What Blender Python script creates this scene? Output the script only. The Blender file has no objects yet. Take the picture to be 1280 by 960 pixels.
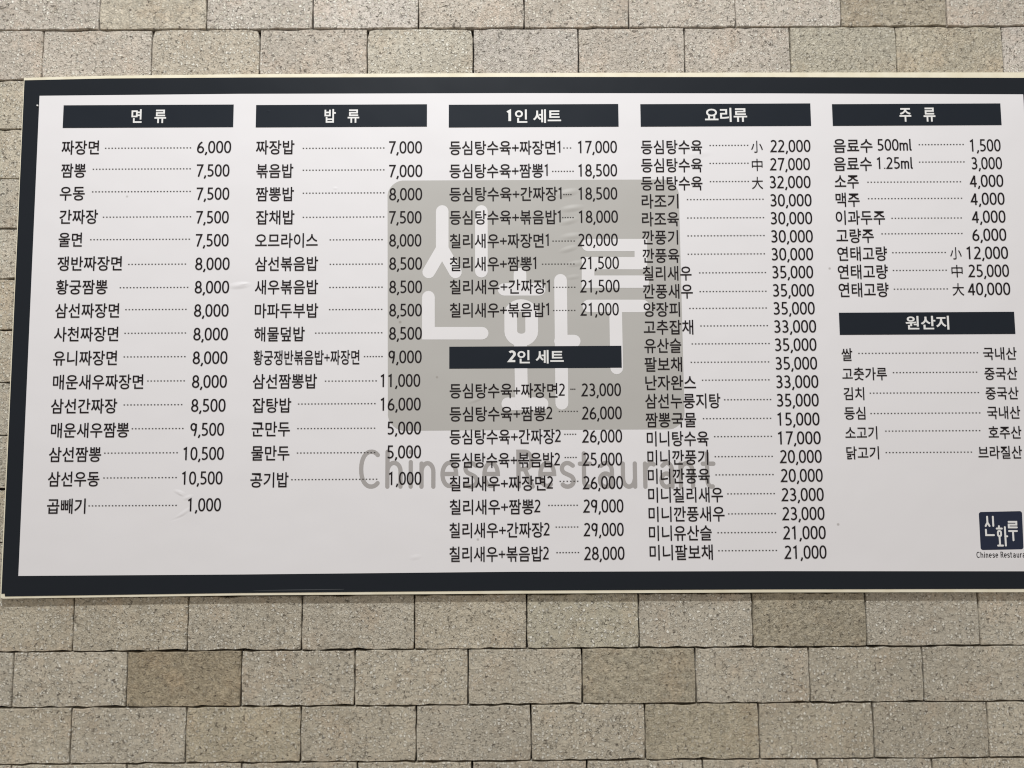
# Menu board fixed on a wall of concrete bricks, seen by a hand-held phone from slightly below.
# Units: metres.  Wall face is the plane y = 0, the camera stands on the -y side; x right, z up.
import bpy, math, random
from mathutils import Vector, Matrix
random.seed(11)
scene = bpy.context.scene
COL = scene.collection

# ------------------------------------------------------------------ camera
cam_data = bpy.data.cameras.new("camera")
cam = bpy.data.objects.new("camera", cam_data)
COL.objects.link(cam)
cam_data.sensor_width = 36.0
cam_data.lens = 36.0 * 1000 / 1280
cam_data.clip_start = 0.05
cam_data.clip_end = 100
R = ((0.9999793225, 0.0029208978, 0.0057291798),
     (-0.0024059950, 0.9961272285, -0.0878905904),
     (-0.0059637027, 0.0878749886, 0.9961136585))       # columns: right, forward, up
mw = Matrix(((R[0][0], R[0][2], -R[0][1], 0.76794488),
             (R[1][0], R[1][2], -R[1][1], -1.44322419),
             (R[2][0], R[2][2], -R[2][1], -0.80076715),
             (0, 0, 0, 1)))
cam.matrix_world = mw
scene.camera = cam

# ------------------------------------------------------------------ light
world = bpy.data.worlds.new("World")
scene.world = world
world.use_nodes = True
bg = world.node_tree.nodes["Background"]
bg.inputs["Color"].default_value = (1.0, 0.94, 0.875, 1)
bg.inputs["Strength"].default_value = 0.44

def lamp(name, loc, target, size, power, color):
    d = bpy.data.lights.new(name, "AREA")
    d.shape = "DISK"; d.size = size; d.energy = power; d.color = color
    o = bpy.data.objects.new(name, d); COL.objects.link(o)
    o.location = loc
    o.rotation_euler = (Vector(target) - Vector(loc)).to_track_quat("-Z", "Y").to_euler()
    return o
lamp("canopy_lamp", (0.50, -2.1, 2.1), (0.6, 0, -0.4), 0.16, 104, (0.95, 0.98, 1.0))

scene.view_settings.view_transform = "Standard"
scene.view_settings.look = "None"
scene.view_settings.exposure = 0.0
scene.view_settings.gamma = 1.0
scene.cycles.max_bounces = 6
scene.cycles.pixel_filter_type = "BLACKMAN_HARRIS"
scene.cycles.filter_width = 1.15

# ------------------------------------------------------------------ helpers
def tag(o, **kw):
    for k, v in kw.items(): o[k] = v
    return o

def empty(name, loc):
    o = bpy.data.objects.new(name, None); COL.objects.link(o); o.location = loc
    o.empty_display_size = 0.05
    return o

def wloc(o):
    v = Vector((0, 0, 0))
    while o is not None:
        v += o.location; o = o.parent
    return v

def part(name, verts, faces, mat, parent, smooth=False):
    """one mesh object; verts in wall coordinates, origin put in the middle of the piece"""
    lo = [min(v[i] for v in verts) for i in range(3)]; hi = [max(v[i] for v in verts) for i in range(3)]
    c = Vector([(a + b) / 2 for a, b in zip(lo, hi)])
    me = bpy.data.meshes.new(name)
    me.from_pydata([tuple(Vector(v) - c) for v in verts], [], faces)
    me.materials.append(mat); me.update()
    o = bpy.data.objects.new(name, me); COL.objects.link(o)
    o.parent = parent
    o.location = c - wloc(parent)
    return o

def flat(pts2d, faces, y, mm=True):
    s = 0.001 if mm else 1
    return [(p[0] * s, y - (p[2] if len(p) > 2 else 0), p[1] * s) for p in pts2d], faces

# ------------------------------------------------------------------ materials
def newmat(name):
    m = bpy.data.materials.new(name); m.use_nodes = True
    nt = m.node_tree
    return m, nt, nt.nodes["Principled BSDF"]

def N(nt, typ, **kw):
    n = nt.nodes.new(typ)
    for k, v in kw.items():
        if k in ("operation", "feature", "gradient_type", "vector_type", "data_type", "blend_type", "noise_dimensions", "clamp", "interpolation_type"):
            setattr(n, k, v)
        else:
            n.inputs[k].default_value = v
    return n

def math_(nt, op, a, b=None, c=None, clamp=False):
    n = nt.nodes.new("ShaderNodeMath"); n.operation = op; n.use_clamp = clamp
    for i, v in enumerate((a, b, c)):
        if v is None: continue
        if isinstance(v, (int, float)): n.inputs[i].default_value = v
        else: nt.links.new(v, n.inputs[i])
    return n.outputs[0]

def mix(nt, f, a, b, mode="MIX"):
    n = nt.nodes.new("ShaderNodeMix"); n.data_type = "RGBA"; n.blend_type = mode
    for s, v in ((n.inputs[0], f), (n.inputs[6], a), (n.inputs[7], b)):
        if isinstance(v, (int, float)): s.default_value = v
        elif isinstance(v, tuple): s.default_value = v
        else: nt.links.new(v, s)
    return n.outputs[2]

def ramp(nt, x, lo, hi):
    n = nt.nodes.new("ShaderNodeMapRange"); n.interpolation_type = "SMOOTHSTEP"
    n.inputs[1].default_value = lo; n.inputs[2].default_value = hi
    nt.links.new(x, n.inputs[0])
    return n.outputs[0]

def brick_material():
    m, nt, bs = newmat("exposed_aggregate_concrete")
    L = nt.links
    tc = nt.nodes.new("ShaderNodeTexCoord"); oi = nt.nodes.new("ShaderNodeObjectInfo")
    off = N(nt, "ShaderNodeVectorMath", operation="SCALE"); off.inputs[0].default_value = (7.3, 3.1, 5.7)
    L.new(oi.outputs["Random"], off.inputs["Scale"])
    add = nt.nodes.new("ShaderNodeVectorMath"); L.new(tc.outputs["Object"], add.inputs[0]); L.new(off.outputs[0], add.inputs[1])
    P = add.outputs[0]
    # small warp so that no grain is a perfect cell
    wn = N(nt, "ShaderNodeTexNoise", Scale=180.0, Detail=2.0); L.new(P, wn.inputs["Vector"])
    ws = N(nt, "ShaderNodeVectorMath", operation="MULTIPLY_ADD")
    L.new(wn.outputs["Color"], ws.inputs[0]); ws.inputs[1].default_value = (0.006,) * 3; L.new(P, ws.inputs[2])
    Q = ws.outputs[0]
    sx = nt.nodes.new("ShaderNodeSeparateXYZ"); L.new(Q, sx.inputs[0])
    cx = nt.nodes.new("ShaderNodeCombineXYZ"); L.new(sx.outputs[0], cx.inputs[0]); L.new(sx.outputs[2], cx.inputs[1])
    Q2 = cx.outputs[0]
    def noise(scale, detail=4.0, rough=0.6, src=P):
        n = N(nt, "ShaderNodeTexNoise", Scale=scale, Detail=detail, Roughness=rough); L.new(src, n.inputs["Vector"]); return n.outputs["Fac"]
    rag = noise(330, 2, 0.6)
    def grains(scale, keep, r0, r1):
        v = N(nt, "ShaderNodeTexVoronoi", Scale=scale, Randomness=1.0); v.voronoi_dimensions = "2D"
        L.new(Q2, v.inputs["Vector"])
        sep = nt.nodes.new("ShaderNodeSeparateColor"); L.new(v.outputs["Color"], sep.inputs[0])
        on = math_(nt, "GREATER_THAN", sep.outputs[0], keep)
        dist = math_(nt, "ADD", v.outputs["Distance"], math_(nt, "MULTIPLY_ADD", rag, 0.55, -0.275))
        d = math_(nt, "SUBTRACT", 1.0, ramp(nt, dist, r0, r1))
        return math_(nt, "MULTIPLY", on, d), sep.outputs[1]
    amount = oi.outputs["Alpha"]
    patch = ramp(nt, noise(24, 2), 0.30, 0.60)
    gA, tA = grains(135, 0.58, 0.24, 0.34)
    gB, tB = grains(240, 0.60, 0.25, 0.45)
    gD, tD = grains(330, 0.55, 0.25, 0.50)
    big = math_(nt, "MULTIPLY", math_(nt, "MULTIPLY", gA, amount), math_(nt, "MULTIPLY_ADD", patch, 0.55, 0.45))
    sml = math_(nt, "MULTIPLY", gB, math_(nt, "MULTIPLY_ADD", amount, 0.80, 0.12))
    n1 = noise(300, 4, 0.72, Q); n2 = noise(70, 4, 0.65); n3 = noise(9, 3)
    nm = noise(170, 3, 0.62, Q)
    pit = math_(nt, "SUBTRACT", 1.0, ramp(nt, nm, 0.31, 0.40))                # little holes between the grains; shade in them put into the colour
    pit = math_(nt, "MULTIPLY", pit, math_(nt, "MULTIPLY_ADD", ramp(nt, noise(35, 2), 0.35, 0.6), 0.7, 0.3))
    base = oi.outputs["Color"]
    tone = math_(nt, "ADD", math_(nt, "MULTIPLY_ADD", n1, 1.05, 0.30), math_(nt, "MULTIPLY_ADD", n2, 0.55, -0.09))
    tone = math_(nt, "ADD", tone, math_(nt, "MULTIPLY_ADD", n3, 0.40, -0.18))
    rough_ = math_(nt, "SUBTRACT", 1.0, amount)
    tone = math_(nt, "ADD", tone, math_(nt, "MULTIPLY", rough_, math_(nt, "MULTIPLY_ADD", noise(95, 4, 0.7, Q), 1.9, -0.95)))
    gp = nt.nodes.new("ShaderNodeNewGeometry")          # weathering that runs on from brick to brick
    st = ramp(nt, noise(3.1, 5, 0.6, gp.outputs["Position"]), 0.35, 0.68)
    st2 = ramp(nt, noise(14, 5, 0.7, gp.outputs["Position"]), 0.58, 0.80)
    tone = math_(nt, "MULTIPLY", tone, math_(nt, "MULTIPLY_ADD", st, 0.13, 0.94))
    tone = math_(nt, "MULTIPLY", tone, math_(nt, "MULTIPLY_ADD", st2, -0.14, 1.0))
    tn = nt.nodes.new("ShaderNodeCombineXYZ")
    for i in range(3): L.new(tone, tn.inputs[i])
    col = mix(nt, 1.0, base, tn.outputs[0], "MULTIPLY")
    col = mix(nt, math_(nt, "MULTIPLY", ramp(nt, noise(16, 3), 0.48, 0.70), 0.5), col, mix(nt, 1.0, col, (1.05, 0.95, 0.88, 1), "MULTIPLY"))
    col = mix(nt, math_(nt, "MULTIPLY", ramp(nt, noise(38, 3), 0.52, 0.78), 0.30), col, (0.34, 0.26, 0.17, 1))
    stoneA = mix(nt, tA, (0.74, 0.68, 0.55, 1), (0.98, 0.95, 0.86, 1))
    stoneB = mix(nt, tB, (0.42, 0.36, 0.27, 1), (0.92, 0.88, 0.77, 1))
    col = mix(nt, math_(nt, "MULTIPLY", gD, 0.22), col, (0.17, 0.14, 0.11, 1))
    col = mix(nt, math_(nt, "MULTIPLY", sml, 0.70), col, stoneB)
    col = mix(nt, math_(nt, "MULTIPLY", big, 0.85), col, stoneA)
    col = mix(nt, math_(nt, "MULTIPLY", pit, 0.72), col, (0.085, 0.065, 0.05, 1))
    L.new(col, bs.inputs["Base Color"])
    bs.inputs["Roughness"].default_value = 0.88
    bs.inputs["Specular IOR Level"].default_value = 0.3
    h = math_(nt, "MULTIPLY", big, 1.0)
    h = math_(nt, "ADD", h, math_(nt, "MULTIPLY", sml, 0.6))
    h = math_(nt, "ADD", h, math_(nt, "MULTIPLY", n1, 0.55))
    h = math_(nt, "ADD", h, math_(nt, "MULTIPLY", ramp(nt, nm, 0.27, 0.44), 0.9))
    h = math_(nt, "ADD", h, math_(nt, "MULTIPLY", n2, 1.3))
    h = math_(nt, "ADD", h, math_(nt, "MULTIPLY", rough_, math_(nt, "MULTIPLY", noise(150, 3, 0.7, Q), 1.8)))
    bp = N(nt, "ShaderNodeBump", Strength=1.0, Distance=0.0026); L.new(h, bp.inputs["Height"])
    L.new(bp.outputs[0], bs.inputs["Normal"])
    return m

# air bubbles and ripples trapped under the printed film: x mm, z mm, rx, rz, angle, height
BUBBLES = [(181, -864, 13, 5, -18, .9), (184, -868, 8, 3.2, 160, .8), (197, -873, 12, 5, 20, .8), (190, -900, 24, 5, 35, .8), (180, -909, 16, 3.5, 22, -.5),
           (279, -492, 25, 8, 6, 1.0), (286, -489, 12, 3.5, 6, .9), (876, -323, 26, 9, 12, .8), (884, -352, 26, 8, 8, .8), (878, -376, 22, 8, 14, .7), (884, -404, 26, 8, 6, .7),
           (877, -428, 22, 7, 16, .7), (890, -455, 22, 7, 10, .6), (884, -480, 18, 6, 8, .5), (709, -702, 22, 5, 20, .7), (450, -312, 6, 4, 0, .5), (600, -980, 14, 6, 10, .4),
           (1120, -250, 30, 9, 4, .3), (325, -165, 5, 3, 0, .4)]
def film_bump(nt, bs, gain=1.0):
    L = nt.links
    g = nt.nodes.new("ShaderNodeNewGeometry")
    tot = None
    for x, z, rx, rz, a, h in BUBBLES:
        mp = nt.nodes.new("ShaderNodeMapping"); mp.vector_type = "TEXTURE"
        mp.inputs["Location"].default_value = (x / 1000, 0, z / 1000)
        mp.inputs["Rotation"].default_value = (0, -math.radians(a), 0)
        mp.inputs["Scale"].default_value = (rx / 1000, 1.0, rz / 1000)
        L.new(g.outputs["Position"], mp.inputs["Vector"])
        gr = nt.nodes.new("ShaderNodeTexGradient"); gr.gradient_type = "SPHERICAL"; L.new(mp.outputs[0], gr.inputs[0])
        s = ramp(nt, gr.outputs["Fac"], 0.0, 1.0)
        s = math_(nt, "MULTIPLY", s, h * rz / 6)
        tot = s if tot is None else math_(nt, "ADD", tot, s)
    n = N(nt, "ShaderNodeTexNoise", Scale=7.0, Detail=2.0); L.new(g.outputs["Position"], n.inputs["Vector"])
    tot = math_(nt, "ADD", tot, math_(nt, "MULTIPLY", n.outputs["Fac"], 3.0))
    n = N(nt, "ShaderNodeTexNoise", Scale=900.0, Detail=2.0); L.new(g.outputs["Position"], n.inputs["Vector"])
    tot = math_(nt, "ADD", tot, math_(nt, "MULTIPLY", n.outputs["Fac"], 0.02))
    bp = N(nt, "ShaderNodeBump", Strength=1.0, Distance=0.0009 * gain); L.new(tot, bp.inputs["Height"])
    L.new(bp.outputs[0], bs.inputs["Normal"])

def print_material(name, rgb, rough=0.5, spec=0.35, dirt=0.03):
    m, nt, bs = newmat(name)
    g = nt.nodes.new("ShaderNodeNewGeometry")
    n = N(nt, "ShaderNodeTexNoise", Scale=5.0, Detail=5.0, Roughness=0.6); nt.links.new(g.outputs["Position"], n.inputs["Vector"])
    f = math_(nt, "MULTIPLY", n.outputs["Fac"], dirt * 2)
    c = mix(nt, f, (*rgb, 1), (rgb[0] * .8, rgb[1] * .74, rgb[2] * .66, 1))
    # a few specks of dirt
    v = N(nt, "ShaderNodeTexVoronoi", Scale=14.0); nt.links.new(g.outputs["Position"], v.inputs["Vector"])
    sp = math_(nt, "SUBTRACT", 1.0, ramp(nt, v.outputs["Distance"], 0.02, 0.05))
    sep = nt.nodes.new("ShaderNodeSeparateColor"); nt.links.new(v.outputs["Color"], sep.inputs[0])
    sp = math_(nt, "MULTIPLY", sp, math_(nt, "GREATER_THAN", sep.outputs[0], 0.86))
    c = mix(nt, math_(nt, "MULTIPLY", sp, 0.5), c, (0.22, 0.19, 0.16, 1))
    nt.links.new(c, bs.inputs["Base Color"])
    bs.inputs["Roughness"].default_value = rough
    bs.inputs["Specular IOR Level"].default_value = spec
    film_bump(nt, bs)
    return m

def simple(name, rgb, rough=0.5, spec=0.5):
    m, nt, bs = newmat(name)
    bs.inputs["Base Color"].default_value = (*rgb, 1)
    bs.inputs["Roughness"].default_value = rough
    bs.inputs["Specular IOR Level"].default_value = spec
    return m

def edge_material():
    m, nt, bs = newmat("yellowed_foam_board")
    g = nt.nodes.new("ShaderNodeNewGeometry")
    n = N(nt, "ShaderNodeTexNoise", Scale=30.0, Detail=6.0); nt.links.new(g.outputs["Position"], n.inputs["Vector"])
    c = mix(nt, ramp(nt, n.outputs["Fac"], 0.35, 0.75), (0.82, 0.76, 0.60, 1), (0.74, 0.67, 0.50, 1))
    nt.links.new(c, bs.inputs["Base Color"]); bs.inputs["Roughness"].default_value = 0.6
    return m

MB = brick_material()
M_bed = simple("dark_mortar", (0.035, 0.028, 0.024), 0.95, 0.1)
M_paper = print_material("white_film", (0.770, 0.748, 0.758))
M_grey = print_material("grey_print", (0.462, 0.446, 0.420))
M_wmark = print_material("watermark_white", (0.770, 0.748, 0.752))
M_wtext = print_material("watermark_grey", (0.385, 0.362, 0.350))
M_black = print_material("black_print", (0.014, 0.017, 0.022), 0.5, 0.12, 0.0)
M_bar = print_material("heading_print", (0.014, 0.018, 0.025), 0.55, 0.12, 0.0)
M_navy = print_material("navy_print", (0.018, 0.024, 0.048), 0.55, 0.2, 0.0)
M_ink = simple("letter_ink", (0.014, 0.010, 0.011), 0.6, 0.15)
M_dots = simple("dot_ink", (0.075, 0.07, 0.068), 0.5, 0.2)
M_white = simple("white_print", (0.78, 0.77, 0.75), 0.45)
M_edge = edge_material()

# ------------------------------------------------------------------ brick wall
BH = 0.0951319
wall = empty("brick_wall", (0.8, 0, -17 * BH))
tag(wall, label="beige concrete brick wall with exposed aggregate, behind the white menu board", category="wall")
JOINTS = {-1: [-1.12, 200.03, 400.55, 599.7, 798.99, 996.89, 1198.71, 1398.39, 1598.21],
          0: [-105.27, 99.17, 301.81, 503.83, 702.98, 900.76, 1100.93, 1299.72, 1499.4, 1700.73],
          11: [-4.24, 197.84, 398.66, 597.49, 795.75, 993.72, 1194.79, 1395.57, 1595.91],
          12: [-106.53, 93.3, 294.11, 493.08, 691.91, 892.0, 1091.65, 1291.72, 1491.78],
          13: [-0.78, 199.74, 399.84, 601.19, 801.7, 1000.94, 1200.18, 1399.97, 1600.6],
          14: [-101.0, 98.5, 298.06, 499.35, 698.69, 898.17, 1099.87, 1300.31, 1499.49]}
LINES = {0: 0.0, 1: -0.0976, 2: -0.1914, 3: -0.2867, 4: -0.3813, 5: -0.4752, 6: -0.5691, 7: -0.6661, 9: -0.8563}
def zline(k): return LINES.get(k, -k * BH)

def brick_mesh(seed, round_corner):
    rnd = random.Random(seed)
    w, h = 0.0993, 0.0466                   # half sizes, joint left out
    pts = []
    n1, n2 = 12, 5
    def side(a, b, n):
        for i in range(n): pts.append((a[0] + (b[0] - a[0]) * i / n, a[1] + (b[1] - a[1]) * i / n))
    c = [(-w, -h), (w, -h), (w, h), (-w, h)]
    side(c[0], c[1], n1); side(c[1], c[2], n2); side(c[2], c[3], n1); side(c[3], c[0], n2)
    corner = {0, n1, n1 + n2, 2 * n1 + n2}
    out = []
    for i, (x, z) in enumerate(pts):
        j = 0.00035 if i in corner else 0.0008
        x += rnd.uniform(-j, j); z += rnd.uniform(-j, j)
        if i in corner:
            r = 0.0035 if (round_corner and z > 0) else 0.0009
            x -= math.copysign(r, x); z -= math.copysign(r * .7, z)
        if i not in corner and rnd.random() < 0.28: z -= math.copysign(rnd.uniform(.0008, .0022), z)
        out.append((x, z))
    V = []; F = []; n = len(out)
    for x, z in out:                         # front face, slightly inside
        V.append((x - math.copysign(0.0010, x), -0.0000, z - math.copysign(0.0010, z)))
    for x, z in out: V.append((x, 0.0016 + rnd.uniform(-.0004, .0006), z))
    for x, z in out: V.append((x, 0.045, z))
    F.append(tuple(range(n)))
    for r in (0, 1):
        for i in range(n):
            a, b = r * n + i, r * n + (i + 1) % n
            F.append((a, a + n, b + n, b))
    F.append(tuple(range(3 * n - 1, 2 * n - 1, -1)))
    me = bpy.data.meshes.new("brick"); me.from_pydata(V, [], F); me.materials.append(MB); me.update()
    return me
MESHES = [brick_mesh(i, i in (0, 5)) for i in range(9)]

SPECIAL = {}   # (row, index of the joint at its left): colour, grain amount, mesh
SPECIAL[(12, 1)] = ((0.395, 0.332, 0.232), 0.05, 3)
SPECIAL[(11, 6)] = ((0.415, 0.365, 0.272), 0.18, 4)
SPECIAL[(12, 5)] = ((0.425, 0.375, 0.280), 0.18, 6)
SPECIAL[(13, 5)] = ((0.460, 0.405, 0.300), 0.35, 7)
SPECIAL[(0, 1)] = ((0.52, 0.46, 0.37), 0.85, 0)
SPECIAL[(0, 3)] = ((0.52, 0.475, 0.39), 0.80, 5)
SPECIAL[(-1, 0)] = ((0.55, 0.49, 0.39), 0.35, 2)
SPECIAL[(-1, 7)] = ((0.44, 0.385, 0.295), 0.30, 1)
SPECIAL[(0, 7)] = ((0.48, 0.44, 0.35), 0.35, 1)
SPECIAL[(0, 8)] = ((0.47, 0.42, 0.325), 0.30, 4)
SPECIAL[(13, 1)] = ((0.485, 0.425, 0.315), 0.6, 8)
SPECIAL[(11, 4)] = ((0.49, 0.45, 0.35), 1.0, 2)
rnd = random.Random(5)
for row in range(-3, 17):
    zt, zb = zline(row), zline(row + 1)
    js = [j / 1000 for j in JOINTS.get(row, [])]
    first = 0
    if not js:
        base = 0.0 if row % 2 else -0.1
        js = [base + 0.2 * i + rnd.uniform(-.0012, .0012) for i in range(0, 9)]
    while js[0] > -0.55: js.insert(0, js[0] - 0.2 + rnd.uniform(-.001, .001)); first += 1
    while js[-1] < 2.15: js.append(js[-1] + 0.2 + rnd.uniform(-.001, .001))
    for i in range(len(js) - 1):
        a, b = js[i], js[i + 1]
        k = (row, i - first)
        r1, r2, r3, r4 = rnd.random(), rnd.random(), rnd.random(), rnd.random()
        if a > -0.09 and b < 1.71 and zt < -0.12 and zb > -1.02: continue      # wholly behind the board
        v = (0.95 + 0.13 * r1) * (1.06 if row < 1 else 1.0)  # top rows lighter: partly own tone, partly brighter light put into the colour
        colr = (0.500 * v, (0.443 + 0.010 * r2) * v, ((0.372 if row < 1 else 0.342) + 0.028 * r2) * v); amt = 0.60 + 0.4 * r3
        mesh = MESHES[int(r4 * 8.99)]
        if k in SPECIAL: colr, amt, mi = SPECIAL[k]; mesh = MESHES[mi]
        elif mesh in (MESHES[0], MESHES[5]) : mesh = MESHES[3]
        o = bpy.data.objects.new("brick", mesh); COL.objects.link(o)
        o.parent = wall
        o.color = (*colr, amt)
        o.location = Vector(((a + b) / 2, rnd.uniform(-.0006, .0009), (zt + zb) / 2)) - wall.location
        o.scale = ((b - a - 0.0004) / 0.2, 1, (zt - zb + rnd.uniform(-.0006, .0004)) / BH)
        o.rotation_euler = (rnd.uniform(-.004, .004), rnd.uniform(-.0016, .0016), rnd.uniform(-.003, .003))
def box(x0, x1, y0, y1, z0, z1):
    V = [(x, y, z) for x in (x0, x1) for y in (y0, y1) for z in (z0, z1)]
    return V, [(0, 1, 3, 2), (4, 6, 7, 5), (0, 4, 5, 1), (2, 3, 7, 6), (0, 2, 6, 4), (1, 5, 7, 3)]
part("mortar_bed", *box(-0.70, 2.30, 0.014, 0.12, -17 * BH + 0.002, 3 * BH - 0.002), M_bed, wall)

# ------------------------------------------------------------------ strokes
def ribbon(pts, w, closed=False, cap=True, dy=0.0):
    """flat stroke of width w along pts -> (verts (x, z, dy), faces); mitred joins, round ends"""
    P = [Vector((p[0], p[1])) for p in pts]
    Q = [P[0]]
    for p in P[1:]:
        if (p - Q[-1]).length > 1e-6: Q.append(p)
    if closed and (Q[0] - Q[-1]).length < 1e-6: Q.pop()
    P = Q; n = len(P); V = []; F = []
    for i, p in enumerate(P):
        dz = dy if closed else dy + 0.00003 * i / n
        a = P[i - 1] if (i > 0 or closed) else None
        b = P[(i + 1) % n] if (i < n - 1 or closed) else None
        d1 = (p - a).normalized() if a is not None else (b - p).normalized()
        d2 = (b - p).normalized() if b is not None else d1
        n1 = Vector((-d1.y, d1.x)); n2 = Vector((-d2.y, d2.x))
        m = n1 + n2
        m = n1 if m.length < 1e-4 else m.normalized()
        k = (w / 2) / max(m.dot(n1), 0.35)
        V += [(*(p + m * k), dz), (*(p - m * k), dz)]
    for i in range(n if closed else n - 1):
        j = (i + 1) % n
        F.append((2 * i, 2 * i + 1, 2 * j + 1, 2 * j))
    if cap and not closed:
        for i, d in ((0, P[0] - P[1]), (n - 1, P[-1] - P[-2])):
            a0 = math.atan2(d.y, d.x)
            c0 = len(V)
            for k in range(9):
                t = a0 - math.pi / 2 + math.pi * k / 8
                V.append((P[i].x + w / 2 * math.cos(t), P[i].y + w / 2 * math.sin(t), dy + 0.00003 * i / n))
            F.append(tuple(range(c0, c0 + 9)))
    return V, F

def join(lst):
    V = []; F = []
    for v, f in lst:
        o = len(V); V += v; F += [tuple(i + o for i in q) for q in f]
    return V, F

def arc(cx, cy, rx, ry, a0, a1, n=14, e=1.0):
    out = []
    for i in range(n + 1):
        t = math.radians(a0 + (a1 - a0) * i / n); c, s = math.cos(t), math.sin(t)
        out.append((cx + rx * math.copysign(abs(c) ** e, c), cy + ry * math.copysign(abs(s) ** e, s)))
    return out

W = 0.112
# glyph: (strokes [(points, closed)], advance)
G = {
 "0": ([(arc(.25, .5, .195, .445, 0, 360, 26, .88)[:-1], True)], .56),
 "1": ([([(.07, .815), (.245, .935), (.245, 0.0)], False)], .56),
 "2": ([([(.055, .86)] + arc(.225, .715, .185, .232, 128, -28, 12) + [(.05, .054), (.46, .054)], False)], .56),
 "3": ([([(.06, .88)] + arc(.205, .725, .175, .222, 118, -88, 12), False), (arc(.205, .275, .21, .222, 92, -128, 14) + [(.04, .09)], False), ([(.13, .503), (.22, .503)], False)], .56),
 "4": ([([(.345, 0.0), (.345, .93)], False), ([(.335, .93), (.045, .275), (.485, .275)], False)], .56),
 "5": ([([(.42, .946), (.125, .946), (.105, .555)] + arc(.20, .305, .225, .25, 98, -118, 14) + [(.05, .075)], False)], .56),
 "6": ([(arc(.25, .285, .195, .23, 0, 360, 22)[:-1], True), (arc(.50, .27, .445, .67, 108, 180, 10), False)], .56),
 "7": ([([(.03, .946), (.45, .946), (.30, .52), (.165, 0.0)], False)], .56),
 "8": ([(arc(.25, .722, .165, .224, 0, 360, 20)[:-1], True), (arc(.25, .272, .2, .218, 0, 360, 20)[:-1], True)], .56),
 "9": ([(arc(.225, .69, .175, .25, 0, 360, 20)[:-1], True), ([(.405, .93), (.405, .62), (.385, .40), (.30, 0.0)], False)], .56),
 ",": ([([(.105, .10), (.10, .02), (.03, -.15)], False)], .22),
 ".": ([([(.07, .02), (.07, .09)], False)], .22),
 "m": ([([(.06, 0), (.06, .68)], False), ([(.06, .50)] + arc(.20, .50, .12, .125, 150, 0, 8) + [(.32, 0)], False), ([(.33, .50)] + arc(.46, .50, .12, .125, 150, 0, 8) + [(.58, 0)], False)], .72),
 "l": ([([(.08, 1.0), (.08, .14), (.11, .06), (.19, .04)], False)], .26),
}
NARROW_CAPS = False
def glyph(ch, x, y, s, w=W, round_cap=False):
    out = []
    for k, (pts, closed) in enumerate(G[ch][0]):
        v, f = ribbon(pts, w, closed, round_cap, 0)
        out.append(([(x + a * s, y + b * s, 0.00002 * k + d) for a, b, d in v], f))
    return join(out)

# rounded letters of the shop's logo; cap height 1
XH = .68
LOGO = {
 "C": [arc(.44, .5, .42, .5, 52, 308, 22, .92)],
 "h": [[(0, 1), (0, 0)], [(0, .48)] + arc(.26, .44, .26, .24, 155, 0, 10) + [(.52, 0)]],
 "i": [[(0, .70), (0, 0)], [(0, .985), (0, 1.0)]],
 "n": [[(0, .66), (0, 0)], [(0, .46)] + arc(.26, .42, .26, .25, 150, 0, 10) + [(.52, 0)]],
 "e": [[(0.02, .36), (.60, .36)] + arc(.30, .35, .30, .33, 12, 300, 22)],
 "s": [[(.46, .60)] + arc(.25, .52, .21, .155, 60, 235, 10)[:] + arc(.25, .165, .24, .165, 60, -140, 12)],
 "R": [[(0, 0), (0, 1), (.22, 1)] + arc(.24, .755, .24, .245, 80, -80, 10) + [(.22, .50), (.03, .50)], [(.24, .48), (.52, 0)]],
 "t": [[(.17, .95), (.17, .16)] + arc(.33, .17, .16, .17, 190, 285, 7), [(0, .655), (.42, .655)]],
 "a": [[(.06, .60)] + arc(.26, .44, .24, .24, 125, 0, 10) + [(.50, 0)], arc(.24, .185, .24, .19, 0, 360, 18)],
 "u": [[(0, .66)] + arc(.25, .24, .25, .24, 180, 350, 12), [(.51, .66), (.51, 0)]],
 "r": [[(0, .66), (0, 0)], [(0, .42)] + arc(.26, .40, .26, .26, 165, 65, 8)],
}

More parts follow.
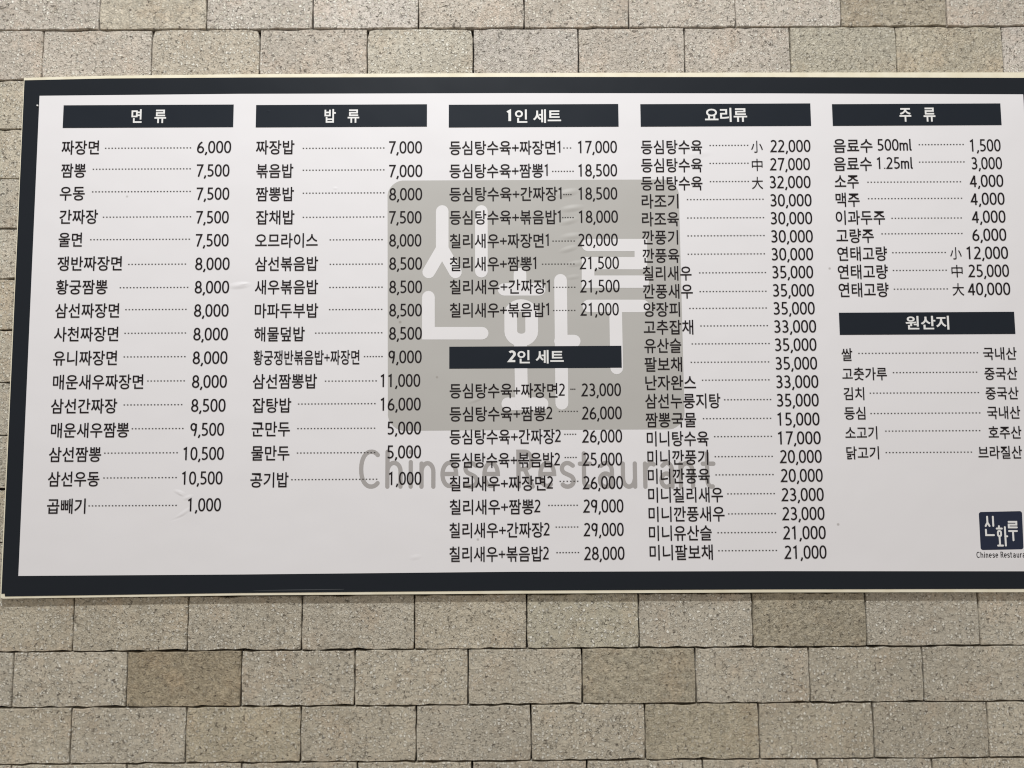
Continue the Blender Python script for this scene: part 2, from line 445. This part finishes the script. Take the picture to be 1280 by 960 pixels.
# ------------------------------------------------------------------ printed layout (mm on the board)
ROWS = [
 ["짜장면","6,000",[-54.69,14.27,-232.71,27.26],[194.5,257.3,-232.83,23.74],[25.18,183.67,-234.15],None],
 ["짬뽕","7,500",[-53.73,-8.18,-276.31,26.16],[195.15,255.31,-277.3,23.62],[4.09,184.21,-273.77],None],
 ["우동","7,500",[-54.31,-8.58,-319.74,25.71],[196.09,256.09,-321.07,23.18],[4.56,185.46,-316.43],None],
 ["간짜장","7,500",[-53.04,17.24,-363.16,26.21],[196.73,256.27,-365.08,23.06],[26.19,187.46,-363.98],None],
 ["울면","7,500",[-52.71,-9.98,-405.76,26.39],[197.04,257.04,-408.08,21.99],[4.75,186.53,-405.82],None],
 ["쟁반짜장면","8,000",[-52.92,64.22,-450.21,27.18],[197.37,259.98,-451.72,22.81],[75.61,180.83,-451.98],None],
 ["황궁짬뽕","8,000",[-53.47,39.81,-493.45,27.04],[197.69,260.13,-494.74,22.7],[61.87,186.09,-494.95],None],
 ["삼선짜장면","8,000",[-53.09,62.53,-536.91,26.9],[197.71,260.29,-537.68,22.89],[73.43,184.22,-535.29],None],
 ["사천짜장면","8,000",[-53.33,62.6,-579.76,26.77],[197.74,260.16,-580.72,22.46],[73.48,184.59,-578.47],None],
 ["유니짜장면","8,000",[-52.92,61.78,-623.16,26.93],[197.77,260.33,-623.68,22.96],[73.53,184.96,-621.43],None],
 ["매운새우짜장면","8,000",[-51.31,110.62,-666.48,27.09],[197.8,260.5,-666.72,22.84],[117.52,185.05,-665.21],None],
 ["삼선간짜장","8,500",[-53.01,65.32,-709.71,26.64],[197.54,259.17,-709.64,22.11],[76.7,181.8,-708.02],None],
 ["매운새우짬뽕","9,500",[-51.09,88.01,-752.95,27.7],[197.29,257.55,-752.53,22.6],[92.72,185.2,-750.66],None],
 ["삼선짬뽕","10,500",[-52.77,40.01,-795.9,27.26],[185.93,258.35,-795.46,22.48],[45.3,176.28,-793.76],None],
 ["삼선우동","10,500",[-52.62,38.71,-839.35,26.82],[184.84,257.07,-838.79,22.36],[45.51,175.83,-837.69],None],
 ["곱빼기","1,000",[-51.96,16.1,-887.1,27.25],[196.72,255.59,-885.93,22.52],[21.13,177.34,-886.64],None],
 ["짜장밥","7,000",[302.84,373.77,-234.13,28.0],[548.1,608.86,-235.19,24.1],[388.98,539.64,-236.13],None],
 ["볶음밥","7,000",[304.7,372.53,-278.73,28.16],[548.44,609.62,-279.96,23.97],[389.68,539.97,-277.59],None],
 ["짬뽕밥","8,000",[304.8,374.48,-322.5,27.71],[549.06,609.5,-323.74,22.95],[390.42,540.32,-320.92],None],
 ["잡채밥","7,500",[305.76,376.14,-366.18,27.57],[549.38,608.51,-367.14,23.43],[391.18,540.39,-366.11],None],
 ["오므라이스","8,000",[305.56,419.37,-409.26,26.54],[549.71,608.39,-410.12,23.01],[441.02,537.84,-408.48],None],
 ["삼선볶음밥","8,500",[306.23,420.62,-452.65,27.28],[550.03,609.71,-453.23,23.18],[441.66,538.22,-453.78],None],
 ["새우볶음밥","8,500",[306.61,421.27,-495.51,26.84],[550.35,609.88,-496.26,23.07],[441.68,538.57,-496.5],None],
 ["마파두부밥","8,500",[307.58,422.22,-538.88,26.71],[550.67,609.76,-538.92,22.65],[441.68,538.33,-537.26],None],
 ["해물덮밥","8,500",[307.67,398.58,-581.66,26.57],[550.71,609.93,-581.5,22.53],[417.12,538.68,-580.06],None],
 ["황궁쟁반볶음밥+짜장면","9,000",[307.19,497.69,-624.43,26.72],[549.89,609.81,-624.14,22.42],[505.66,539.61,-623.26],None],
 ["삼선짬뽕밥","11,000",[306.73,421.91,-667.29,27.15],[535.98,607.42,-666.9,22.87],[436.12,529.44,-667.26],None],
 ["잡탕밥","16,000",[307.14,376.62,-710.34,26.73],[536.34,608.44,-709.4,22.76],[388.49,527.54,-708.18],None],
 ["군만두","5,000",[306.68,375.13,-752.71,26.31],[549.44,609.18,-752.28,22.64],[388.13,527.37,-752.14],None],
 ["물만두","5,000",[307.08,375.08,-795.58,27.29],[549.49,609.35,-794.76,22.8],[388.04,527.76,-795.59],None],
 ["공기밥","1,000",[306.47,374.26,-842.98,27.69],[552.1,610.11,-841.64,22.67],[379.03,531.84,-842.71],None],
 ["등심탕수육+짜장면1","17,000",[659.41,863.99,-236.98,28.54],[896.32,968.36,-236.26,23.47],[869.21,883.99,-237.88],None],
 ["등심탕수육+짬뽕1","18,500",[659.45,840.16,-280.88,27.76],[896.35,967.89,-280.55,23.36],[848.14,888.04,-282.12],None],
 ["등심탕수육+간짜장1","18,500",[659.49,865.14,-324.68,27.61],[896.08,967.43,-324.3,23.23],[868.19,883.5,-325.9],None],
 ["등심탕수육+볶음밥1","18,000",[659.83,863.12,-368.33,27.78],[896.11,967.89,-367.82,23.11],[865.56,886.93,-369.1],None],
 ["칠리새우+짜장면1","20,000",[660.17,840.69,-412.02,27.95],[893.1,966.82,-411.1,23.61],[847.39,888.5,-412.96],None],
 ["칠리새우+짬뽕1","21,500",[660.21,817.49,-454.7,27.81],[896.18,968.2,-453.88,22.87],[827.81,887.35,-455.66],None],
 ["칠리새우+간짜장1","21,500",[660.25,841.96,-497.13,27.36],[896.22,968.65,-496.74,22.76],[847.71,888.31,-498.55],None],
 ["칠리새우+볶음밥1","21,000",[660.28,840.02,-539.89,27.52],[896.25,966.38,-539.36,22.63],[847.27,887.76,-541.16],None],
 ["등심탕수육+짜장면2","23,000",[660.11,866.7,-686.49,26.74],[895.78,967.69,-685.66,23.14],[876.62,885.91,-684.32],None],
 ["등심탕수육+짬뽕2","26,000",[660.15,843.81,-728.06,26.59],[896.12,968.44,-727.33,23.02],[855.51,889.88,-724.15],None],
 ["등심탕수육+간짜장2","26,000",[660.18,858.58,-768.95,26.46],[896.15,968.29,-768.64,22.61],[864.89,886.36,-765.04],None],
 ["등심탕수육+볶음밥2","25,000",[660.22,856.63,-810.46,26.33],[896.48,967.55,-809.73,23.38],[865.01,886.71,-806.3],None],
 ["칠리새우+짜장면2","26,000",[660.26,843.71,-851.58,26.49],[896.21,968.28,-851.2,22.97],[855.62,889.13,-848.5],None],
 ["칠리새우+짬뽕2","29,000",[660.29,821.1,-892.91,27.52],[896.24,968.42,-892.32,22.85],[835.03,887.68,-890.73],None],
 ["칠리새우+간짜장2","29,000",[659.84,836.94,-933.66,26.42],[896.49,968.13,-933.52,23.3],[847.64,887.92,-928.86],None],
 ["칠리새우+볶음밥2","28,000",[659.88,835.08,-975.3,27.41],[896.78,968.81,-975.05,23.46],[848.59,888.76,-973.38],None],
 ["등심탕수육","22,000",[1012.75,1125.7,-237.2,28.34],[1250.48,1325.75,-236.19,23.52],[1139.26,1210.99,-234.43],["小",1215.88,1237.54,-237.39,23.52]],
 ["등심탕수육","27,000",[1012.35,1125.06,-271.8,28.22],[1248.71,1323.53,-270.65,23.13],[1138.32,1210.49,-268.44],["中",1216.23,1236.1,-271.85,23.12]],
 ["등심탕수육","32,000",[1011.66,1124.44,-305.96,28.11],[1248.14,1323.39,-304.53,23.04],[1137.95,1209.97,-302.92],["大",1215.12,1235.83,-306.02,22.43]],
 ["라조기","30,000",[1011.85,1079.32,-339.56,27.4],[1248.13,1323.81,-338.72,23.24],[1094.83,1235.96,-336.62],None],
 ["라조육","30,000",[1011.76,1079.38,-373.0,25.8],[1247.56,1323.67,-372.32,23.15],[1094.54,1235.67,-371.11],None],
 ["깐풍기","30,000",[1011.36,1077.1,-407.17,27.17],[1247.26,1323.5,-406.24,23.35],[1094.27,1235.41,-404.58],None],
 ["깐풍육","30,000",[1011.25,1078.59,-441.19,26.48],[1246.98,1322.78,-439.54,23.55],[1093.71,1234.84,-438.6],None],
 ["칠리새우","35,000",[1011.16,1100.01,-473.84,26.96],[1246.99,1321.49,-472.74,23.45],[1113.61,1235.69,-473.32],None],
 ["깐풍새우","35,000",[1010.77,1101.46,-507.18,26.26],[1246.98,1321.61,-506.39,23.36],[1113.56,1235.39,-507.84],None],
 ["양장피","35,000",[1011.24,1077.32,-540.46,27.03],[1246.99,1321.76,-539.47,22.98],[1094.05,1234.91,-538.67],None],
 ["고추잡채","33,000",[1010.86,1100.62,-573.17,26.64],[1246.98,1323.04,-572.71,22.59],[1113.31,1235.83,-570.95],None],
 ["유산슬","35,000",[1011.32,1078.0,-606.62,26.53],[1247.26,1322.3,-605.96,23.08],[1096.7,1237.87,-603.58],None],
 ["팔보채","35,000",[1010.91,1078.59,-640.58,26.41],[1247.22,1322.11,-639.79,23.27],[1094.13,1235.86,-636.97],None],
 ["난자완스","33,000",[1011.66,1102.86,-673.9,26.31],[1247.2,1323.08,-673.07,22.6],[1113.54,1235.33,-669.44],None],
 ["삼선누룽지탕","35,000",[1010.72,1145.81,-706.77,26.62],[1247.22,1322.36,-706.35,22.68],[1152.35,1237.18,-704.94],None],
 ["짬뽕국물","15,000",[1010.74,1101.44,-740.74,26.51],[1246.75,1322.45,-740.3,22.94],[1113.35,1236.02,-738.59],None],
 ["미니탕수육","17,000",[1012.2,1122.75,-774.25,26.04],[1246.64,1323.26,-773.93,22.84],[1132.52,1236.34,-770.84],None],
 ["미니깐풍기","20,000",[1012.58,1121.11,-807.54,27.0],[1247.97,1323.73,-807.08,22.75],[1132.59,1236.54,-806.48],None],
 ["미니깐풍육","20,000",[1012.6,1123.06,-840.53,26.18],[1248.22,1324.17,-840.61,23.02],[1133.11,1236.85,-838.77],None],
 ["미니칠리새우","23,000",[1012.62,1145.61,-873.8,25.38],[1248.45,1324.6,-874.36,23.27],[1153.14,1237.82,-872.4],None],
 ["미니깐풍새우","23,000",[1012.62,1147.47,-907.58,25.97],[1248.68,1324.68,-907.8,23.17],[1153.52,1238.37,-907.6],None],
 ["미니유산슬","21,000",[1012.63,1123.82,-940.78,25.86],[1248.91,1325.45,-941.26,22.73],[1133.77,1237.93,-940.47],None],
 ["미니팔보채","21,000",[1012.99,1124.65,-974.44,25.41],[1250.17,1325.49,-975.3,22.98],[1134.29,1238.24,-971.88],None],
 ["음료수 500ml","1,500",[1368.37,1512.83,-236.66,26.55],[1620.47,1677.36,-236.79,22.94],[1525.85,1609.41,-234.88],None],
 ["음료수 1.25ml","3,000",[1367.54,1513.17,-270.98,26.44],[1621.78,1677.97,-270.7,23.15],[1524.76,1609.03,-268.02],None],
 ["소주","4,000",[1367.59,1411.94,-304.92,25.13],[1615.8,1678.3,-304.14,23.35],[1427.69,1600.5,-305.56],None],
 ["맥주","4,000",[1367.94,1412.2,-338.52,25.93],[1615.36,1678.61,-337.91,23.26],[1427.46,1600.82,-336.64],None],
 ["이과두주","4,000",[1366.84,1457.23,-372.1,25.53],[1615.79,1678.33,-371.55,23.76],[1468.82,1598.19,-373.64],None],
 ["고량주","6,000",[1366.3,1435.04,-406.11,26.02],[1615.34,1677.75,-405.34,23.67],[1449.15,1597.74,-402.63],None],
 ["연태고량","12,000",[1366.93,1457.82,-439.62,27.09],[1603.01,1678.91,-438.94,23.27],[1467.2,1565.37,-437.84],["小",1572.83,1593.97,-439.66,21.8]],
 ["연태고량","25,000",[1366.4,1457.69,-473.13,26.98],[1603.45,1678.63,-472.32,23.47],[1466.78,1565.34,-470.76],["中",1573.64,1594.16,-472.74,22.0]],
 ["연태고량","40,000",[1366.45,1457.55,-506.5,26.87],[1601.0,1678.91,-505.7,23.38],[1466.86,1565.5,-505.33],["大",1573.53,1594.88,-506.57,21.62]],
 ["쌀","국내산",[1366.65,1386.4,-624.64,23.6],[1622.72,1683.17,-624.34,23.33],[1397.12,1613.61,-622.5],None],
 ["고춧가루","중국산",[1366.61,1447.15,-659.73,23.22],[1622.92,1682.38,-660.56,23.23],[1457.85,1610.18,-657.73],None],
 ["김치","중국산",[1367.4,1404.67,-695.38,23.16],[1622.91,1682.32,-696.05,22.82],[1414.41,1611.21,-694.56],None],
 ["등심","국내산",[1367.29,1405.17,-730.56,23.75],[1623.65,1683.28,-730.92,23.42],[1414.13,1611.52,-731.14],None],
 ["소고기","호주산",[1367.52,1424.9,-765.66,22.96],[1623.98,1683.14,-766.49,23.66],[1439.16,1609.71,-762.82],None],
 ["닭고기","브라질산",[1368.05,1426.34,-801.4,23.19],[1603.72,1681.96,-802.02,23.55],[1438.05,1592.75,-801.09],None],
]
HEADS = [["면 류",[-54.47,259.9,-173.61,43.29],[71.79,135.74,-173.63,26.5]],["밥 류",[301.52,617.71,-174.58,42.77],[428.37,492.54,-174.9,26.39]],["1인 세트",[658.12,972.18,-176.12,43.45],[764.92,865.9,-176.62,27.14]],["2인 세트",[659.46,969.94,-626.32,39.94],[763.42,865.62,-625.58,24.52]],["요리류",[1013.1,1328.62,-176.56,43.13],[1132.34,1210.49,-176.43,27.02]],["주 류",[1368.78,1681.74,-177.55,41.62],[1493.15,1559.62,-177.72,26.74]],["원산지",[1365.32,1683.4,-568.52,40.59],[1485.43,1564.17,-567.53,25.23]]]
EM = {"square":[[545.69,-298.06],[1080.62,-298.53],[1080.95,-757.37],[549.94,-757.1]],"strokes":[[[646.29,-356.32],[646.41,-426.32],[621.92,-469.29]],[[646.41,-426.32],[670.49,-469.55]],[[717.99,-356.69],[717.7,-468.42]],[[621.53,-515.48],[621.74,-581.58],[718.76,-582.13]],[[787.9,-473.49],[787.71,-502.1]],[[758.94,-501.95],[822.53,-502.29]],"ring",[[787.94,-600.43],[789.27,-710.2]],[[764.46,-710.05],[825.76,-710.41]],[[861.49,-485.59],[861.35,-709.72]],[[860.23,-597.2],[884.93,-597.33]],[[912.42,-420.76],[1008.85,-421.27],[1008.18,-454.99],[911.94,-454.47],[911.45,-488.6],[1011.04,-489.14]],[[912.17,-533.23],[1010.13,-533.77]],[[960.6,-533.5],[960.81,-646.48]]],"ring":[[788.41,-531.85],[787.98,-594.97],770.54,808.37]}
LETTERS = [["C",499.14,536.12,-859.68,-790.23],["h",545.85,576.72,-859.95,-790.49],["i",587.29,595.07,-860.13,-790.67],["n",606.48,635.13,-860.31,-790.85],["e",643.75,675.74,-860.54,-791.08],["s",684.64,712.19,-860.78,-791.31],["e",718.31,749.75,-860.99,-791.52],["R",778.97,811.53,-861.36,-791.89],["e",817.82,849.83,-861.6,-792.12],["s",856.24,884.63,-861.82,-792.34],["t",888.25,913.86,-862.0,-792.52],["a",923.61,952.84,-862.23,-792.74],["u",964.82,993.78,-862.48,-792.99],["r",1004.36,1027.48,-862.7,-793.2],["a",1033.05,1060.07,-862.88,-793.39],["n",1067.59,1096.84,-863.1,-793.6],["t",1107.43,1133.9,-863.33,-793.83]]
CREAM = [[-131.07,-98.16],[24.63,-94.73],[269.71,-93.12],[775.61,-93.06],[1252.63,-94.41],[1730.42,-96.38],[1763.28,-96.69],[1753.02,-1046.93],[1671.15,-1047.38],[1220.2,-1044.92],[769.94,-1044.12],[292.43,-1044.11],[-122.36,-1047.11],[-127.63,-1045.28]]
BLACK = [[-129.65,-103.11],[24.84,-100.3],[269.87,-99.62],[775.57,-100.96],[1252.31,-103.55],[1729.73,-107.38],[1756.6,-107.67],[1746.34,-1041.36],[1671.51,-1041.57],[1220.38,-1039.53],[769.97,-1038.88],[292.34,-1039.97],[-119.05,-1043.27],[-119.99,-1038.45],[-125.57,-1038.83]]
INNER = [[-100.09,-133.29],[270.63,-131.39],[775.38,-132.45],[1251.23,-135.22],[1725.65,-139.37],[1721.78,-607.21],[1720.06,-1011.4],[1673.41,-1011.1],[1221.46,-1007.97],[770.17,-1006.24],[291.57,-1007.92],[-97.21,-1007.96]]
SM = [[1598.78,-907.26],[1675.69,-906.04],[1674.38,-972.84],[1598.51,-973.76]]
CAP = [[1590.52,-977.2],[1589.94,-987.36],[1675.59,-987.48]]

# ------------------------------------------------------------------ menu board
YB = -0.0105                  # front of the backing panel
board = empty("menu_board", (0.815, YB, -1.0455))
tag(board, label="large white Korean restaurant menu board with black border fixed on the brick wall", category="menu board")

def outline_panel(pts, y0, y1):
    n = len(pts)
    V = [(x / 1000, y0, z / 1000) for x, z in pts] + [(x / 1000, y1, z / 1000) for x, z in pts]
    F = [tuple(range(n)), tuple(range(2 * n - 1, n - 1, -1))]
    for i in range(n): F.append((i, i + n, (i + 1) % n + n, (i + 1) % n))
    return V, F
part("backing_panel", *outline_panel(CREAM, YB, YB + 0.0065), M_edge, board)
part("border", *outline_panel(BLACK, YB - 0.0006, YB - 0.0001), M_black, board)
part("print_sheet", *outline_panel(INNER, YB - 0.0009, YB - 0.0007), M_paper, board)
Y1, Y2, Y3, Y4 = YB - 0.00105, YB - 0.00120, YB - 0.00135, YB - 0.0016
# distance holders between the panel and the wall
for x, z in ((0.1, -0.25), (1.6, -0.25), (0.1, -0.9), (1.6, -0.9), (0.8, -0.25), (0.8, -0.9)):
    part("spacer", *box(x - .03, x + .03, YB + 0.0066, 0.014, z - .03, z + .03), M_edge, board)

def flat_part(name, vf, y, mat, parent):
    v, f = vf
    return part(name, [(a / 1000, y - d, b / 1000) for a, b, d in v], f, mat, parent)

# --- emblem: a rounded square with three stroke syllables; T maps big-emblem mm to the place of a copy
def rounded(q, r, n=6):
    q = [Vector(p) for p in q]; out = []
    for i, p in enumerate(q):
        a = (q[i - 1] - p).normalized(); b = (q[(i + 1) % 4] - p).normalized()
        for k in range(n + 1):
            t = k / n
            c0 = p + a * r * (1 - t) ** 1.6 + b * r * t ** 1.6
            out.append((c0.x, c0.y, 0))
    return out, [tuple(range(len(out)))]

def emblem(name, sq, T, sc, y_sq, y_st, m_sq, m_st):
    e = flat_part(name, rounded(sq, 27 * sc), y_sq, m_sq, board)
    w = 23.0 * sc
    strokes = list(EM["strokes"])
    cx0, cx1 = EM["ring"][2], EM["ring"][3]; zt, zb = EM["ring"][0][1], EM["ring"][1][1]
    cx = (cx0 + cx1) / 2; rx = (cx1 - cx0) / 2
    ring = [(cx + rx * math.cos(t), zt + (-rx * .85) + rx * .85 * math.sin(t)) for t in [math.pi * k / 12 for k in range(13)]]
    ring += [(cx - rx * math.cos(t), zb + rx * .85 - rx * .85 * math.sin(t)) for t in [math.pi * k / 12 for k in range(13)]]
    for k, s in enumerate(strokes):
        pts = ring if s == "ring" else s
        v, f = ribbon([T(p) for p in pts], w, s == "ring", True, 0.00002 * (k % 4 + 1))
        flat_part("emblem_stroke", (v, f), y_st, m_st, e)
    return e
emblem("watermark_emblem", EM["square"], lambda p: p, 1.0, Y1, Y2, M_grey, M_wmark)
a0 = Vector(EM["square"][0]); a2 = Vector(EM["square"][2]); b0 = Vector(SM[0]); b2 = Vector(SM[2])
sx = (b2.x - b0.x) / (a2.x - a0.x); sz = (b2.y - b0.y) / (a2.y - a0.y)
emblem("navy_emblem", SM, lambda p: (b0.x + (p[0] - a0.x) * sx, b0.y + (p[1] - a0.y) * sz), (sx + sz) / 2, Y1, Y2, M_navy, M_white)

# --- the words under both emblems, in the logo's rounded strokes
def logo_letter(ch, x0, x1, zb, zt, w):
    st = LOGO[ch]
    gx0 = min(p[0] for s in st for p in s); gx1 = max(p[0] for s in st for p in s)
    h = (zt - zb) - w
    kx = (x1 - x0 - w) / (gx1 - gx0) if gx1 > gx0 else 1
    out = []
    for k, s in enumerate(st):
        pts = [(x0 + w / 2 + (p[0] - gx0) * kx, zb + w / 2 + p[1] * h) for p in s]
        out.append(ribbon(pts, w, False, True, 0.00002 * k))
    return join(out)
for ch, x0, x1, zb, zt in LETTERS:
    flat_part("watermark_letter", logo_letter(ch, x0, x1, zb, zt, 7.6), Y1, M_wtext, board)
lx0 = LETTERS[0][1]; k = 0.1525
cz = CAP[1][1]; cx = CAP[0][0]
for ch, x0, x1, zb, zt in LETTERS:
    flat_part("caption_letter", logo_letter(ch, cx + (x0 - lx0) * k, cx + (x1 - lx0) * k, cz, cz + (zt - zb) * k, 1.35), Y1, M_ink, board)

# --- Hangul from Blender's built-in font, Latin digits from the strokes above
_cache = {}
def font_mesh(txt, bold=0.010):
    key = (txt, bold)
    if key in _cache: return _cache[key]
    c = bpy.data.curves.new("lettering", "FONT"); c.body = txt; c.resolution_u = 4; c.offset = bold
    o = bpy.data.objects.new("lettering", c); COL.objects.link(o)
    dg = bpy.context.evaluated_depsgraph_get()
    me = bpy.data.meshes.new_from_object(o.evaluated_get(dg))
    V = [(v.co.x, v.co.y, 0.0) for v in me.vertices]; F = [tuple(p.vertices) for p in me.polygons]
    bpy.data.objects.remove(o); bpy.data.curves.remove(c); bpy.data.meshes.remove(me)
    _cache[key] = (V, F)
    return V, F
ref = font_mesh("짬")[0]
RY0, RY1 = min(v[1] for v in ref), max(v[1] for v in ref)
ADV = max(v[0] for v in font_mesh("가가")[0]) - max(v[0] for v in font_mesh("가")[0])
DH = 0.83 * (RY1 - RY0); DB = RY0 + 0.13 * (RY1 - RY0)
def is_latin(ch): return ch in G
def layout(txt, bold=0.010, gap=0.0):
    """-> verts, faces in font units"""
    out = []; x = 0.0; i = 0
    while i < len(txt):
        ch = txt[i]
        if ch == " ": x += 0.28; i += 1; continue
        if ch == "+":
            w = .085; cy = DB + .42 * DH; cx = x + .28; s = .25
            out.append(ribbon([(cx - s, cy), (cx + s, cy)], w, False, False, 0)); out.append(ribbon([(cx, cy - s * .86), (cx, cy + s * .86)], w, False, False, 0.00002))
            x += .56; i += 1; continue
        if is_latin(ch):
            s = DH; v, f = glyph(ch, x, DB, s, W if bold < .015 else .19)
            # widen a little: Hangul is later squeezed
            v = [((a - x) * 1.2 + x, b, d) for a, b, d in v]
            out.append((v, f)); x += G[ch][1] * s * 1.2; i += 1; continue
        v, f = font_mesh(ch, bold)
        out.append(([(a + x, b, d) for a, b, d in v], f)); x += ADV + gap; i += 1
    return join(out)

def fit(vf, x0, x1, sy, zc):
    v, f = vf
    ax = min(p[0] for p in v); bx = max(p[0] for p in v); ay = min(p[1] for p in v); by = max(p[1] for p in v)
    kx = (x1 - x0) / (bx - ax); m = (ay + by) / 2
    return [(x0 + (p[0] - ax) * kx, zc + (p[1] - m) * sy, p[2]) for p in v], f

def height(vf): return max(p[1] for p in vf[0]) - min(p[1] for p in vf[0])
def median(l): l = sorted(l); return l[len(l) // 2]

lay = [layout(r[0]) for r in ROWS]
SY = median([r[2][3] / height(l) for r, l in zip(ROWS[:79], lay[:79])])
SYO = median([r[2][3] / height(l) for r, l in zip(ROWS[79:], lay[79:])])
def price_mesh(txt, x0, x1, zc, h=23.1):
    out = []; x = 0
    for ch in txt:
        out.append(glyph(ch, x, 0, 1.0)); x += G[ch][1]
    v, f = join(out)
    ax = min(p[0] for p in v); bx = max(p[0] for p in v); kx = (x1 - x0) / (bx - ax)
    return [(x0 + (p[0] - ax) * kx, zc + (p[1] - .5) * h, p[2]) for p in v], f

for i, (name, price, nb, pb, ld, mark) in enumerate(ROWS):
    origin = i >= len(ROWS) - 6
    kind = "ingredient_name" if origin else ("drink_name" if i >= len(ROWS) - 15 else "dish_name")
    flat_part(kind, fit(lay[i], nb[0], nb[1], SYO if origin else SY, nb[2]), Y4, M_ink, board)
    if origin: flat_part("country_name", fit(layout(price), pb[0], pb[1], SYO, pb[2]), Y4, M_ink, board)
    else: flat_part("price", price_mesh(price, *pb[:3]), Y4, M_ink, board)
    if mark: flat_part("size_mark", fit(layout(mark[0], 0.002), mark[1], mark[2], SY * .86, mark[3]), Y4, M_ink, board)
    n = max(2, round((ld[1] - ld[0]) / 6.1) + (1 if ld[1] - ld[0] > 9 else 0)); V = []; F = []
    for k in range(n):
        cx = ld[0] + 1.3 + (ld[1] - ld[0] - 2.6) * k / (n - 1); q = len(V)
        V += [(cx - 1.35, ld[2] - .85, 0), (cx + 1.35, ld[2] - .85, 0), (cx + 1.35, ld[2] + .85, 0), (cx - 1.35, ld[2] + .85, 0)]
        F.append((q, q + 1, q + 2, q + 3))
    flat_part("dotted_leader", (V, F), Y4, M_dots, board)

for txt, b, t in HEADS:
    x0, x1, zc, h = b
    bar = flat_part("heading_bar", ([(x0, zc - h / 2, 0), (x1, zc - h / 2, 0), (x1, zc + h / 2, 0), (x0, zc + h / 2, 0)], [(0, 1, 2, 3)]), Y3, M_bar, board)
    segs = []; x = 0.0
    for ch in txt:
        if ch == " ": x += 0.28 if len(txt) > 3 else 0.84; continue
        v, f = layout(ch, 0.020)
        segs.append(([(p[0] + x, p[1], p[2]) for p in v], f)); x += G[ch][1] * DH * 1.2 if ch in G else ADV
    allv = [p for v, f in segs for p in v]
    ax, bx = min(p[0] for p in allv), max(p[0] for p in allv); ay, by = min(p[1] for p in allv), max(p[1] for p in allv)
    for v, f in segs:
        flat_part("heading_letter", ([(t[0] + (p[0] - ax) * (t[1] - t[0]) / (bx - ax), t[2] + (p[1] - (ay + by) / 2) * t[3] / (by - ay), p[2]) for p in v], f), Y4, M_white, bar)

# small things on the film: a pin, its glint put into white colour, the lifted lower edge
part("pin_head", *box(-0.1035, -0.1012, YB - 0.0030, YB - 0.0006, -0.1535, -0.1512), M_white, board)
def tube(x0, x1, z, r, n=8, m=24):
    V = []; F = []
    for i in range(m + 1):
        t = i / m; rr = r * (math.sin(math.pi * min(max(t, .001), .999))) ** .5 + 1e-5
        for k in range(n):
            a = 2 * math.pi * k / n
            V.append((x0 + (x1 - x0) * t, YB - 0.0006 - rr * .6 * math.cos(a), z + rr * math.sin(a) + 0.0012 * (t - .5)))
    for i in range(m):
        for k in range(n): F.append((i * n + k, i * n + (k + 1) % n, (i + 1) * n + (k + 1) % n, (i + 1) * n + k))
    return V, F
o = part("lifted_film_edge", *tube(0.315, 0.475, -1.0355, 0.0012), simple("glossy_black_film", (0.03, 0.034, 0.04), 0.22, 0.6), board)
for p in o.data.polygons: p.use_smooth = True
